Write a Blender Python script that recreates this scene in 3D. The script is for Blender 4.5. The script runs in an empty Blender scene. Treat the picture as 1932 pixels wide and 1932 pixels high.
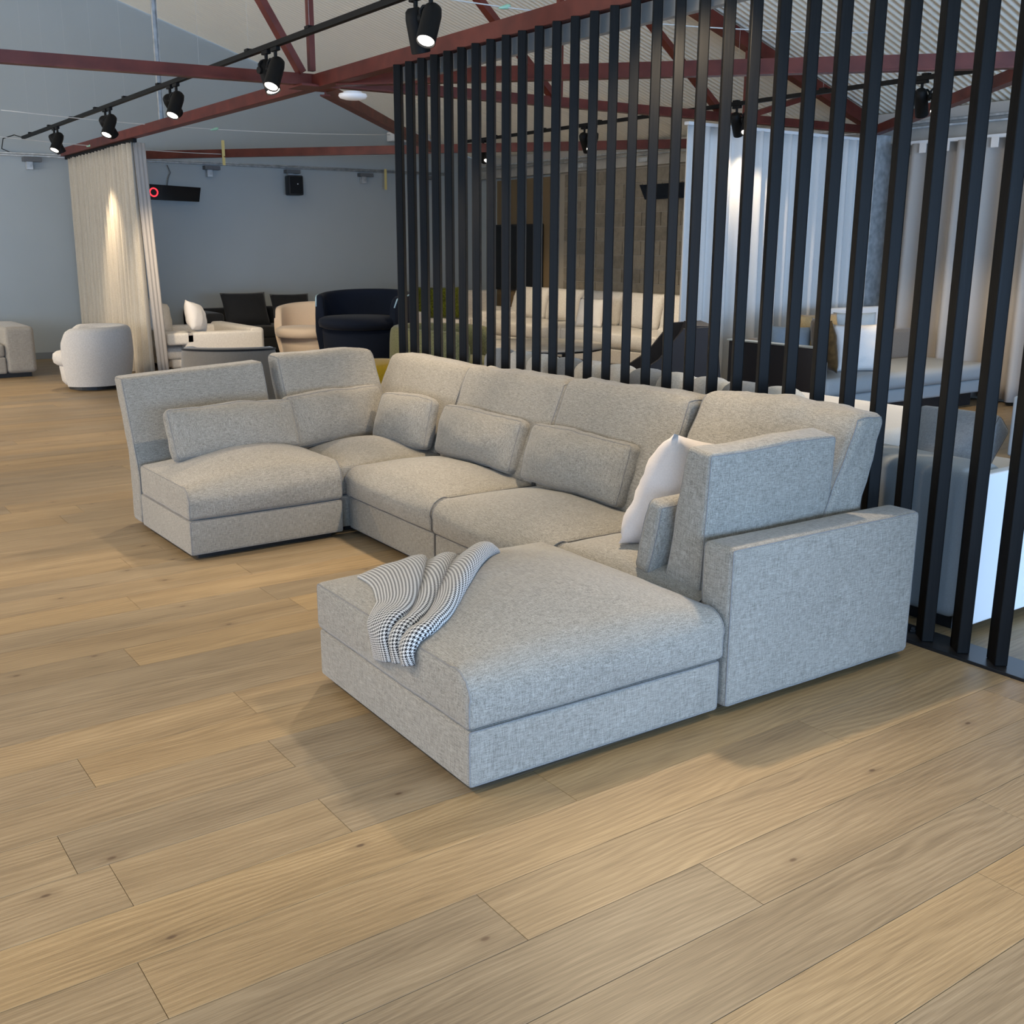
import bpy, bmesh, math, random
from mathutils import Vector, Matrix, Quaternion, noise
R = math.radians
S = bpy.context.scene
COL = S.collection

# ------------------------------------------------------------------ camera, world, daylight, exposure
CAM_H = 1.55
cam_d = bpy.data.cameras.new('camera'); cam = bpy.data.objects.new('camera', cam_d); COL.objects.link(cam)
cam_d.sensor_width = 36; cam_d.lens = 36 * 2006 / 1932; cam_d.clip_start = .05; cam_d.clip_end = 100
cam.matrix_world = (Matrix.Translation((0, 0, CAM_H)) @ Matrix.Rotation(R(-35.3), 4, 'Z')
                    @ Matrix.Rotation(R(90 - 14.0), 4, 'X') @ Matrix.Rotation(R(.25), 4, 'Z'))
S.camera = cam
S.view_settings.view_transform = 'Standard'; S.view_settings.look = 'None'
S.view_settings.exposure = -0.08; S.view_settings.gamma = 1.0; S.view_settings.use_curve_mapping = False
w = bpy.data.worlds.new('world'); S.world = w; w.use_nodes = True
w.node_tree.nodes['Background'].inputs[0].default_value = (.55, .72, 1, 1)
w.node_tree.nodes['Background'].inputs[1].default_value = 1.2
S.cycles.use_denoising = True
S.cycles.max_bounces = 8; S.cycles.diffuse_bounces = 5; S.cycles.glossy_bounces = 4
S.cycles.sample_clamp_indirect = 6

def area(name, loc, rot, sx, sy, e, col):
    d = bpy.data.lights.new(name, 'AREA'); d.shape = 'RECTANGLE'; d.size = sx; d.size_y = sy
    d.energy = e; d.color = col
    o = bpy.data.objects.new(name, d); COL.objects.link(o); o.location = loc; o.rotation_euler = rot
    return o
# sky light entering the glazed front (behind the camera); the two side areas are added fill
area('daylight_front', (1.15, -4.9, 1.25), (R(98), 0, R(0)), 17.0, 2.0, 1420, (.38, .62, 1.0))
area('side_fill_far', (-7.9, 12.0, 1.9), (R(118), 0, R(-90)), 5, 2.2, 380, (1.0, .97, .92))  # added upward fill that lifts the roof and far end
area('side_fill', (-7.9, 6.0, 1.9), (R(97), 0, R(-90)), 9, 2.2, 240, (1.0, .96, .92))  # added soft fill from the left

def spot(name, loc, aim, e, deg=62, blend=.75, col=(1, .80, .55), rad=.05, parent=None):
    d = bpy.data.lights.new(name, 'SPOT'); d.energy = e; d.spot_size = R(deg); d.spot_blend = blend
    d.color = col; d.shadow_soft_size = rad
    o = bpy.data.objects.new(name, d); COL.objects.link(o); o.location = loc
    o.rotation_euler = (Vector(aim) - Vector(loc)).to_track_quat('-Z', 'Y').to_euler()
    return o
SPOT_E = 145
# unseen lamps outside the frame: some on the same tracks, others added as fill
for k, (l, a, f) in enumerate([((3.15, 3.43, 2.62), (1.2, 2.2, 0), .8), ((3.15, 3.40, 2.62), (2.15, 5.75, .45), 1.1), ((3.15, 3.38, 2.62), (3.0, 4.2, .4), .8), ((3.15, 3.30, 2.62), (3.73, 3.75, 2.1), .5),
                ((3.15, 1.40, 2.62), (1.6, .9, 0), .7), ((3.15, 1.35, 2.62), (2.9, 1.2, 0), .5), ((3.15, 3.46, 2.62), (3.05, 1.9, 0), 1.3),
                ((-.6, 7.4, 2.62), (.8, 6.6, 0), 1.8), ((-.6, 5.4, 2.62), (.5, 4.6, 0), 1.5), ((-.6, 3.4, 2.62), (.2, 2.9, 0), .9),
                ((-.6, 1.4, 2.62), (.5, 1.6, 0), 1.0), ((-.6, 9.6, 2.62), (.9, 9.8, 0), 2.3), ((-.6, 11.6, 2.62), (1.2, 11.8, 0), 2.4),
                ((-.6, 13.4, 2.62), (1.6, 13.8, .2), 1.1), ((7.95, 4.4, 2.62), (6.2, 4.6, .3), 1.0), ((7.95, 2.6, 2.62), (6.0, 3.4, .4), 1.0)]):
    spot('unseen_lamp', l, a, SPOT_E * f, 75, .85)

# ------------------------------------------------------------------ helpers
def tag(o, label=None, cat=None, group=None, kind=None):
    if label: o['label'] = label
    if cat: o['category'] = cat
    if group: o['group'] = group
    if kind: o['kind'] = kind
    return o
def empty(name, loc=(0, 0, 0), rz=0, label=None, cat=None, group=None, kind=None):
    o = bpy.data.objects.new(name, None); COL.objects.link(o); o.location = loc; o.rotation_euler = (0, 0, rz)
    o.empty_display_size = .1
    return tag(o, label, cat, group, kind)
def link(name, me, mat, parent=None, smooth=True):
    if mat: me.materials.append(mat)
    if smooth: me.polygons.foreach_set('use_smooth', [True] * len(me.polygons))
    o = bpy.data.objects.new(name, me); COL.objects.link(o)
    if parent: o.parent = parent
    return o
def autosmooth(me, deg=35):
    bm = bmesh.new(); bm.from_mesh(me)
    for e in bm.edges:
        e.smooth = not (len(e.link_faces) == 2 and e.calc_face_angle(0) > R(deg))
    bm.to_mesh(me); bm.free()

class MB:
    """collects verts and faces of one mesh"""
    def __init__(s): s.v = []; s.f = []
    def add(s, vs, fs, M=None):
        n = len(s.v)
        s.v += [tuple(M @ Vector(p)) if M else tuple(p) for p in vs]
        s.f += [tuple(i + n for i in f) for f in fs]
        return s
    def box(s, lo, hi, ch=0, M=None):
        x0, y0, z0 = lo; x1, y1, z1 = hi
        if ch <= 0:
            vs = [(x0,y0,z0),(x1,y0,z0),(x1,y1,z0),(x0,y1,z0),(x0,y0,z1),(x1,y0,z1),(x1,y1,z1),(x0,y1,z1)]
            fs = [(0,3,2,1),(4,5,6,7),(0,1,5,4),(1,2,6,5),(2,3,7,6),(3,0,4,7)]
            return s.add(vs, fs, M)
        bm = bmesh.new(); bmesh.ops.create_cube(bm, size=1)
        for v in bm.verts: v.co = Vector(((v.co.x+.5)*(x1-x0)+x0, (v.co.y+.5)*(y1-y0)+y0, (v.co.z+.5)*(z1-z0)+z0))
        bmesh.ops.bevel(bm, geom=bm.edges[:], offset=ch, segments=2, profile=.5, affect='EDGES')
        bm.verts.index_update()
        s.add([v.co.copy() for v in bm.verts], [[v.index for v in f.verts] for f in bm.faces], M); bm.free()
        return s
    def tube(s, pts, r, seg=8, cap=True, closed=False):
        pts = [Vector(p) for p in pts]; n = len(pts); vs = []; fs = []
        up = None
        for i, p in enumerate(pts):
            a = pts[(i-1) % n] if (i > 0 or closed) else p; b = pts[(i+1) % n] if (i < n-1 or closed) else p
            t = (b - a).normalized()
            if up is None:
                up = t.orthogonal().normalized()
            up = (up - t * up.dot(t)); up = up.normalized() if up.length > 1e-6 else t.orthogonal().normalized()
            q = t.cross(up); rr = r[i] if isinstance(r, (list, tuple)) else r
            for k in range(seg):
                c = 2*math.pi*k/seg
                vs.append(p + up*math.cos(c)*rr + q*math.sin(c)*rr)
        m = n if closed else n-1
        for i in range(m):
            for k in range(seg):
                a = i*seg+k; b = i*seg+(k+1) % seg; c = ((i+1) % n)*seg
                fs.append((a, b, c+(k+1) % seg, c+k))
        if cap and not closed:
            fs.append(tuple(range(seg-1, -1, -1))); fs.append(tuple((n-1)*seg+k for k in range(seg)))
        return s.add(vs, fs)
    def lathe(s, prof, seg=32, M=None):
        vs = []; fs = []
        for r, z in prof:
            for k in range(seg):
                c = 2*math.pi*k/seg; vs.append((r*math.cos(c), r*math.sin(c), z))
        for i in range(len(prof)-1):
            for k in range(seg):
                a = i*seg+k; b = i*seg+(k+1) % seg
                fs.append((a, b, b+seg, a+seg))
        fs.append(tuple(range(seg-1, -1, -1))); fs.append(tuple((len(prof)-1)*seg+k for k in range(seg)))
        return s.add(vs, fs, M)
    def bar(s, a, b, w_, h_, up=(0, 0, 1), ch=0):
        a = Vector(a); b = Vector(b); t = (b-a); L = t.length; t.normalize()
        u = Vector(up); u = (u - t*u.dot(t)).normalized(); q = t.cross(u)
        M = Matrix((t, q, u)).transposed().to_4x4(); M.translation = a
        return s.box((0, -w_/2, -h_/2), (L, w_/2, h_/2), ch, M)
    def prism(s, poly, y0, y1, M=None):
        """polygon in (x,z) extruded along y"""
        n = len(poly)
        vs = [(x, y0, z) for x, z in poly] + [(x, y1, z) for x, z in poly]
        fs = [tuple(range(n)), tuple(range(2*n-1, n-1, -1))] + [(i, n+i, n+(i+1) % n, (i+1) % n) for i in range(n)]
        return s.add(vs, fs, M)
    def mesh(s, name):
        me = bpy.data.meshes.new(name); me.from_pydata(s.v, [], s.f); me.update()
        bm = bmesh.new(); bm.from_mesh(me); bmesh.ops.recalc_face_normals(bm, faces=bm.faces[:]); bm.to_mesh(me); bm.free()
        return me
    def build(s, name, mat, parent=None, smooth=False, auto=None):
        me = s.mesh(name)
        if auto: autosmooth(me, auto)
        return link(name, me, mat, parent, smooth or bool(auto))

def puff(sx, sy, sz, r=.03, crown=None, n=(16, 16, 6), wr=0, seed=0, deform=None, origin='base', pw=2.2, roll=None):
    """soft upholstered block; returns (mesh data, edge dict). crown: dict face -> bulge"""
    crown = crown or {}
    hx, hy, hz = sx/2, sy/2, sz/2
    r = min(r, hx*.98, hy*.98, hz*.98)
    def ax(h, k):
        e = [-h, -h+r*.35, -h+r*.75]
        m = [-h+r + (2*h-2*r)*i/k for i in range(k+1)]
        return e + m + [-a for a in reversed(e)]
    X, Y, Z = ax(hx, n[0]), ax(hy, n[1]), ax(hz, n[2])
    NX, NY, NZ = len(X), len(Y), len(Z)
    idx = {}; vs = []
    def f(t): return max(0, 1-abs(t)**pw)
    def vert(i, j, k):
        key = (i, j, k)
        if key in idx: return idx[key]
        p = Vector((X[i], Y[j], Z[k]))
        inner = Vector((max(-hx+r, min(hx-r, p.x)), max(-hy+r, min(hy-r, p.y)), max(-hz+r, min(hz-r, p.z))))
        d = p-inner
        if d.length > 1e-9: p = inner + d.normalized()*r
        if roll:
            (face, Rr) = roll; A_ = 'xyz'.index(face[0]); sg = 1 if face[1] == '+' else -1; raw = (X[i], Y[j], Z[k])
            H3 = (hx, hy, hz); dd = H3[A_] - sg*raw[A_]; hh = hz - raw[2]
            if dd < Rr and hh < Rr:
                e1, e2 = Rr-dd, Rr-hh; L_ = math.hypot(e1, e2); m_ = max(e1, e2)
                if L_ > 1e-9:
                    p[A_] = sg*(H3[A_] - Rr + e1*m_/L_); p.z = hz - Rr + e2*m_/L_
        a, b, c = p.x/hx, p.y/hy, p.z/hz
        q = p.copy()
        for ax_, (m, t, s1, s2) in enumerate((((hx), a, b, c), ((hy), b, a, c), ((hz), c, a, b))):
            nm = 'xyz'[ax_]
            cr = crown.get(nm+'+', 0) if t > 0 else crown.get(nm+'-', 0)
            q[ax_] += cr*t*f(s1)*f(s2)
        if wr:
            o = Vector((seed*7.3, seed*3.1, 0))
            nv = noise.noise(q*5+o)*.6 + noise.noise(q*13+o)*.4
            out = Vector((a**3, b**3, c**3))
            if out.length > 1e-6: q += out.normalized()*nv*wr
        if origin == 'base': q.z += hz
        if deform: q = Vector(deform(q))
        idx[key] = len(vs); vs.append(q); return idx[key]
    fs = []
    for i in range(NX-1):
        for j in range(NY-1):
            fs.append((vert(i,j,0), vert(i,j+1,0), vert(i+1,j+1,0), vert(i+1,j,0)))
            fs.append((vert(i,j,NZ-1), vert(i+1,j,NZ-1), vert(i+1,j+1,NZ-1), vert(i,j+1,NZ-1)))
    for i in range(NX-1):
        for k in range(NZ-1):
            fs.append((vert(i,0,k), vert(i+1,0,k), vert(i+1,0,k+1), vert(i,0,k+1)))
            fs.append((vert(i,NY-1,k), vert(i,NY-1,k+1), vert(i+1,NY-1,k+1), vert(i+1,NY-1,k)))
    for j in range(NY-1):
        for k in range(NZ-1):
            fs.append((vert(0,j,k), vert(0,j,k+1), vert(0,j+1,k+1), vert(0,j+1,k)))
            fs.append((vert(NX-1,j,k), vert(NX-1,j+1,k), vert(NX-1,j+1,k+1), vert(NX-1,j,k+1)))
    def loop(face):
        a = face[0]; e = face[1] == '+'
        L = []
        if a == 'x':
            i = NX-1 if e else 0
            ks = [(i,j,0) for j in range(NY)] + [(i,NY-1,k) for k in range(1,NZ)] + [(i,j,NZ-1) for j in range(NY-2,-1,-1)] + [(i,0,k) for k in range(NZ-2,0,-1)]
        elif a == 'y':
            j = NY-1 if e else 0
            ks = [(i,j,0) for i in range(NX)] + [(NX-1,j,k) for k in range(1,NZ)] + [(i,j,NZ-1) for i in range(NX-2,-1,-1)] + [(0,j,k) for k in range(NZ-2,0,-1)]
        else:
            k = NZ-1 if e else 0
            ks = [(i,0,k) for i in range(NX)] + [(NX-1,j,k) for j in range(1,NY)] + [(i,NY-1,k) for i in range(NX-2,-1,-1)] + [(0,j,k) for j in range(NY-2,0,-1)]
        return [vs[vert(*q)] for q in ks]
    return vs, fs, loop
def puff_obj(name, mat, parent, at, dims, rot=None, seams=(), seam_mat=None, sr=.0028, **kw):
    vs, fs, loop = puff(*dims, **kw)
    M = Matrix.Translation(at) @ (rot.to_4x4() if rot is not None else Matrix.Identity(4))
    o = MB().add(vs, fs, M).build(name, mat, parent, smooth=True)
    if seams:
        for sname in seams: MB().tube([M @ p for p in loop(sname)], sr, 6, closed=True).build('seam', seam_mat, o, smooth=True)
    return o

def pillow_mesh(w_, h_, t_, n=16, seed=0, ear=.04, wr=.012):
    """knife-edge scatter cushion, lying in xz, thickness along y, base at z=0"""
    vs = []; fs = []
    def P(i, j, s):
        a = -1+2*i/n; b = -1+2*j/n
        pull = 1 - ear*(1-abs(a)**2)*abs(b)**3 * 1.2
        pull2 = 1 - ear*(1-abs(b)**2)*abs(a)**3 * 1.2
        x = a*w_/2*pull2; z = b*h_/2*pull
        th = ((1-abs(a)**2.6)*(1-abs(b)**2.6))**.55 * t_/2
        th += wr*noise.noise(Vector((a*2.2+seed*5, b*2.2, s*3)))*min(1, th/(t_*.2)) + wr*.5*noise.noise(Vector((a*5+seed*9, b*5, s*3)))*min(1, th/(t_*.2))
        return (x, s*max(0, th), z+h_/2)
    A = {}
    for s in (-1, 1):
        for i in range(n+1):
            for j in range(n+1):
                if s == 1 and (i in (0, n) or j in (0, n)): A[(i,j,1)] = A[(i,j,-1)]
                else: A[(i,j,s)] = len(vs); vs.append(P(i, j, s))
    for s in (-1, 1):
        for i in range(n):
            for j in range(n):
                q = (A[(i,j,s)], A[(i+1,j,s)], A[(i+1,j+1,s)], A[(i,j+1,s)])
                fs.append(q if s == -1 else q[::-1])
    return vs, fs
def pillow(name, mat, at, size, rz, tilt, label, cat='pillow', group=None, roll=0, seed=0, piping=None, wr=.012, ear=.04):
    vs, fs = pillow_mesh(*size, seed=seed, wr=wr, ear=ear)
    o = MB().add(vs, fs).build(name, mat, None, smooth=True)
    o.location = at
    o.rotation_euler = (Matrix.Rotation(rz, 3, 'Z') @ Matrix.Rotation(tilt, 3, 'X') @ Matrix.Rotation(roll, 3, 'Y')).to_euler()
    return tag(o, label, cat, group)

def curtain_mesh(p0, p1, z0, z1, pitch=.16, amp=.045, seed=0, flare=(0, 0), top_amp=.8, segz=14, q=.02):
    """pleated sheet between two floor points"""
    p0 = Vector((*p0, 0)); p1 = Vector((*p1, 0)); L = (p1-p0).length; t = (p1-p0)/L; nrm = Vector((-t.y, t.x, 0))
    N = int(L/q); vs = []; fs = []
    rnd = random.Random(seed); ph = [rnd.uniform(-.9, .9) for _ in range(400)]; am = [rnd.uniform(.55, 1.2) for _ in range(400)]
    for k in range(segz+1):
        h = k/segz; z = z1 + (z0-z1)*h
        for i in range(N+1):
            s = L*i/N; c = s/pitch; m = int(c); fr = c-m
            a = am[m]*(1-fr)+am[m+1]*fr; pp = ph[m]*(1-fr)+ph[m+1]*fr
            off = math.sin(2*math.pi*c + pp*h)*amp*a*(top_amp+(1.25-top_amp)*h) + .012*h*math.sin(s*3+seed)
            e = s + flare[0]*(1-i/N)**3*h**1.3*-1 + flare[1]*(i/N)**3*h**1.3
            vs.append(p0 + t*e + nrm*off + Vector((0, 0, z)))
    for k in range(segz):
        for i in range(N):
            a = k*(N+1)+i; fs.append((a, a+1, a+N+2, a+N+1))
    return vs, fs
def solidify(o, th):
    m = o.modifiers.new('thick', 'SOLIDIFY'); m.thickness = th; m.offset = 0
    return o

# ------------------------------------------------------------------ materials
def mat(name, col, rough=.6, metal=0, spec=.5, sheen=0, coat=0):
    m = bpy.data.materials.new(name); m.use_nodes = True
    b = m.node_tree.nodes['Principled BSDF']
    b.inputs['Base Color'].default_value = (*col, 1); b.inputs['Roughness'].default_value = rough
    b.inputs['Metallic'].default_value = metal; b.inputs['Specular IOR Level'].default_value = spec
    if sheen: b.inputs['Sheen Weight'].default_value = sheen; b.inputs['Sheen Roughness'].default_value = .4
    if coat: b.inputs['Coat Weight'].default_value = coat
    return m
class NT:
    def __init__(s, m): s.t = m.node_tree; s.b = s.t.nodes['Principled BSDF']
    def n(s, typ, **kw):
        x = s.t.nodes.new('ShaderNode'+typ)
        for k, v in kw.items():
            if k.startswith('_'): setattr(x, k[1:], v)
            else: x.inputs[int(k[1:]) if k[0] == 'i' and k[1:].isdigit() else k].default_value = v
        return x
    def l(s, a, b): s.t.links.new(a, b)
    def math(s, op, a, b=None, c=None):
        x = s.t.nodes.new('ShaderNodeMath'); x.operation = op
        for i, v in enumerate((a, b, c)):
            if v is None: continue
            if isinstance(v, (int, float)): x.inputs[i].default_value = v
            else: s.l(v, x.inputs[i])
        return x.outputs[0]
    def ramp(s, fac, stops):
        x = s.t.nodes.new('ShaderNodeValToRGB'); e = x.color_ramp.elements
        while len(e) < len(stops): e.new(.5)
        for el, (p, c) in zip(e, stops): el.position = p; el.color = (*c, 1)
        s.l(fac, x.inputs[0]); return x.outputs[0]
    def noise(s, vec, scale, detail=2, sc=(1, 1, 1), rough=.5):
        mp = s.n('Mapping'); mp.inputs['Scale'].default_value = sc; s.l(vec, mp.inputs[0])
        x = s.n('TexNoise', Scale=scale, Detail=detail, Roughness=rough); s.l(mp.outputs[0], x.inputs['Vector'])
        return x.outputs['Fac']
    def bump(s, h, st, dist=.01):
        x = s.n('Bump', Strength=st, Distance=dist); s.l(h, x.inputs['Height']); s.l(x.outputs[0], s.b.inputs['Normal'])
def fabric(name, dark, light, k=1.0, contrast=.16, bump=.25, sheen=.25, long=42, fine=300):
    m = mat(name, light, .92, 0, .2, sheen); t = NT(m)
    co = t.n('TexCoord').outputs['Object']
    a = t.noise(co, 1*k, 2, (fine, fine, long)); b = t.noise(co, 1*k, 2, (long, fine, fine)); c = t.noise(co, 1*k, 2, (fine, long, fine))
    s_ = t.math('ADD', t.math('ADD', a, b), c); f = t.math('MULTIPLY', s_, 1/3)
    bl = t.noise(co, 2.5, 2); f2 = t.math('ADD', f, t.math('MULTIPLY', t.math('SUBTRACT', bl, .5), .06))
    col = t.ramp(f2, [(.5-contrast, dark), (.5+contrast, light)])
    t.l(col, t.b.inputs['Base Color']); t.bump(f, bump, .004)
    return m
def plain_fabric(name, col, var=.12, scale=160, bump=.15, sheen=.2, rough=.9):
    m = mat(name, col, rough, 0, .2, sheen); t = NT(m); co = t.n('TexCoord').outputs['Object']
    f = t.noise(co, scale, 3)
    t.l(t.ramp(f, [(.3, tuple(c*(1-var) for c in col)), (.7, tuple(min(1, c*(1+var)) for c in col))]), t.b.inputs['Base Color'])
    t.bump(f, bump, .003); return m

LINEN = fabric('grey_linen', (.118, .107, .089), (.385, .357, .308), contrast=.155, long=36, fine=380)
SEAM = plain_fabric('seam_thread', (.10, .095, .09))
SEAM_L = plain_fabric('light_seam', (.20, .19, .18))
BLACKP = mat('black_plinth', (.012, .012, .013), .5)
PINKW = plain_fabric('blush_white_cotton', (.56, .51, .485), .04)
WHITE_F = plain_fabric('white_cotton', (.80, .77, .74), .05)
CREAM_F = fabric('cream_linen', (.55, .51, .45), (.86, .83, .78), contrast=.2, long=30, fine=160)
BOUCLE_W = fabric('pale_wool', (.40, .385, .37), (.63, .61, .585), contrast=.22, long=60, fine=130)
TAUPE_V = plain_fabric('taupe_velvet', (.20, .18, .155), .1, sheen=.5)
BEIGE_V = plain_fabric('beige_velvet', (.76, .64, .52), .06, sheen=.5)
NAVY_V = plain_fabric('navy_velvet', (.0025, .006, .016), .2, sheen=.04)
OLIVE = plain_fabric('olive_boucle', (.21, .20, .095), .35, 90, .6)
YELLOW = plain_fabric('yellow_wool', (.62, .38, .02), .15, 120)
BLACK_F = plain_fabric('charcoal_cotton', (.022, .023, .025), .15)
SLOUCH = fabric('stone_linen', (.27, .245, .21), (.44, .41, .36), contrast=.2, long=30, fine=140)
GREY_F = fabric('mid_grey_linen', (.22, .225, .235), (.42, .43, .44), contrast=.2)
BROWNGREY = plain_fabric('brown_grey_wool', (.20, .175, .15), .12)
ANTH = plain_fabric('anthracite_leather', (.035, .032, .034), .1, 300, .1, 0, .55)
BROWN_V = plain_fabric('brown_velvet', (.10, .055, .018), .3, 25, .4, .6)
GOLD_V = plain_fabric('tan_satin', (.50, .33, .15), .1, 60)
BLUEGREY_F = plain_fabric('blue_grey_cotton', (.25, .32, .40), .1)
GREEN_F = plain_fabric('moss_green_shag', (.075, .09, .008), .7, 40, 1.0)
LEATHER_G = plain_fabric('grey_leather', (.34, .36, .37), .06, 200, .1, 0, .42)
WHITE_P = mat('white_paint', (.82, .82, .82), .5)
CURT_W = plain_fabric('linen_curtain_white', (.72, .70, .67), .06, 220)
CURT_N = fabric('linen_curtain_natural', (.36, .315, .25), (.60, .545, .455), contrast=.22, long=4, fine=150)
CURT_D = plain_fabric('linen_curtain_taupe', (.42, .385, .35), .06, 220)
RED = mat('red_oxide_paint', (.10, .022, .018), .45, 0, .35)
t = NT(RED); co = t.n('TexCoord').outputs['Object']; f = t.noise(co, 6, 4)
t.l(t.ramp(f, [(.3, (.088, .016, .011)), (.7, (.155, .031, .020))]), t.b.inputs['Base Color'])
BLACKM = mat('black_powder_coat', (.010, .010, .011), .42)
TRACKM = mat('track_black', (.006, .006, .006), .6, 0, .2)
GALV = mat('galvanised_steel', (.52, .54, .55), .45, .35); t = NT(GALV); co = t.n('TexCoord').outputs['Object']; f = t.noise(co, 14, 4)
t.l(t.ramp(f, [(.3, (.34, .36, .37)), (.7, (.6, .62, .63))]), t.b.inputs['Base Color'])
CONC = mat('cast_concrete', (.42, .40, .36), .9); t = NT(CONC); co = t.n('TexCoord').outputs['Object']; f = t.noise(co, 3, 6)
t.l(t.ramp(f, [(.3, (.30, .285, .255)), (.7, (.47, .45, .41))]), t.b.inputs['Base Color']); t.bump(f, .3)
BLOCK = mat('concrete_block', (.24, .205, .155), .95); t = NT(BLOCK); co = t.n('NewGeometry').outputs['Position']; f = t.noise(co, 9, 6, rough=.7); oi = t.n('ObjectInfo')
g = t.math('ADD', t.math('MULTIPLY', f, .8), t.math('MULTIPLY', oi.outputs['Random'], .25))
t.l(t.ramp(g, [(.25, (.16, .135, .10)), (.8, (.33, .285, .22))]), t.b.inputs['Base Color']); t.bump(f, .5)
MORTAR = mat('mortar', (.36, .32, .26), .95)
GREYWALL = mat('grey_blue_paint', (.37, .39, .39), .75); t = NT(GREYWALL); co = t.n('TexCoord').outputs['Object']; f = t.noise(co, .6, 3)
t.l(t.ramp(f, [(.3, (.385, .42, .425)), (.7, (.42, .455, .46))]), t.b.inputs['Base Color']); t.bump(t.noise(co, 120, 2), .06)
ROOFM = mat('corrugated_cream', (.88, .83, .71), .6)
TIMBER_P = mat('brown_panel', (.19, .13, .065), .6)
SLAT = mat('black_stained_timber', (.009, .0085, .008), .40, 0, .12)
t = NT(SLAT); co = t.n('NewGeometry').outputs['Position']; f = t.noise(co, 1, 3, (140, 140, 4))
t.l(t.ramp(f, [(.3, (.0035, .0034, .0033)), (.7, (.0075, .007, .0065))]), t.b.inputs['Base Color'])
mr = t.n('MapRange'); t.l(f, mr.inputs[0]); mr.inputs[3].default_value = .34; mr.inputs[4].default_value = .5; t.l(mr.outputs[0], t.b.inputs['Roughness'])
GREYP = mat('light_grey_paint', (.45, .43, .40), .6)
PLATE = mat('black_steel_plate', (.015, .016, .018), .3, .3)
WIRE = mat('clear_wire', (.6, .6, .58), .4)
SCREEN = mat('black_glass', (.004, .004, .005), .12)
def emit(name, col, st):
    m = bpy.data.materials.new(name); m.use_nodes = True; b = m.node_tree.nodes['Principled BSDF']
    b.inputs['Base Color'].default_value = (*col, 1); b.inputs['Emission Color'].default_value = (*col, 1); b.inputs['Emission Strength'].default_value = st
    return m
LENS = emit('lit_lens', (1, .92, .80), 9)
REDGLOW = emit('red_ring', (1, .02, .03), 4)
LEDW = emit('led_white', (.9, .89, .88), .12)
GREENB = mat('green_glass_bulb', (.35, .62, .45), .15)
EXITG = emit('exit_green', (.05, .6, .2), .8)
SKIRT = mat('skirting_grey', (.19, .21, .23), .6)
STRAP = mat('yellow_strap', (.72, .58, .22), .7)
PALEBLUE = mat('pale_blue_glaze', (.55, .72, .9), .25)

def oak(name, island=False):
    m = mat(name, (.4, .28, .16), .46, 0, .42); t = NT(m)
    pos = t.n('NewGeometry'); oi = t.n('ObjectInfo')
    rnd = pos.outputs['Random Per Island'] if island else oi.outputs['Random']
    off = t.n('CombineXYZ'); t.l(t.math('MULTIPLY', rnd, 41.7), off.inputs[0]); t.l(t.math('MULTIPLY', rnd, 13.3), off.inputs[1])
    va = t.n('VectorMath', _operation='ADD'); t.l(pos.outputs['Position'], va.inputs[0]); t.l(off.outputs[0], va.inputs[1]); v = va.outputs[0]
    # cathedral grain: distorted bands across the plank
    dist = t.noise(v, 1, 3, (.9, 4.5, 1)); 
    sep = t.n('SeparateXYZ'); t.l(v, sep.inputs[0])
    bands = t.math('SINE', t.math('ADD', t.math('MULTIPLY', sep.outputs[1], 300), t.math('MULTIPLY', dist, 62)))
    band = t.math('MULTIPLY', t.math('ADD', bands, 1), .5)
    pores = t.noise(v, 1, 3, (7, 330, 1)); soft = t.noise(v, 1, 2, (1.1, 9, 1))
    msk = t.noise(v, 1, 1, (.7, 2.2, 1))
    gr = t.math('ADD', t.math('MULTIPLY', t.math('MULTIPLY', band, msk), .18), t.math('ADD', t.math('MULTIPLY', pores, .5), t.math('MULTIPLY', soft, .40)))
    base = t.ramp(gr, [(.28, (.138, .096, .053)), (.48, (.238, .171, .096)), (.68, (.338, .252, .147))])
    tone = t.ramp(rnd, [(0, (.80, .84, .94)), (.35, (.93, .95, 1.0)), (.6, (1.06, 1.02, .94)), (.8, (.86, .88, .94)), (1, (1.22, 1.15, .98))])
    mx = t.n('MixRGB', _blend_type='MULTIPLY', Fac=1); t.l(base, mx.inputs[1]); t.l(tone, mx.inputs[2])
    vor = t.n('TexVoronoi', _voronoi_dimensions='2D', Scale=1.0); mp = t.n('Mapping'); mp.inputs['Scale'].default_value = (1.9, 3.6, .01); t.l(v, mp.inputs[0]); t.l(mp.outputs[0], vor.inputs['Vector'])
    kn = t.ramp(vor.outputs['Distance'], [(.0, (1, 1, 1)), (.015, (.9, .9, .9)), (.03, (.28, .28, .28)), (.10, (0, 0, 0))])
    mx2 = t.n('MixRGB', _blend_type='MIX'); t.l(t.math('MULTIPLY', kn, t.math('GREATER_THAN', vor.outputs['Color'], .58)), mx2.inputs[0]); t.l(mx.outputs[0], mx2.inputs[1]); mx2.inputs[2].default_value = (.09, .055, .03, 1)
    t.l(mx2.outputs[0], t.b.inputs['Base Color']); t.bump(gr, .12, .004)
    return m
OAK = oak('oak_plank'); OAK_I = oak('oak_plank_far', True)
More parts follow.
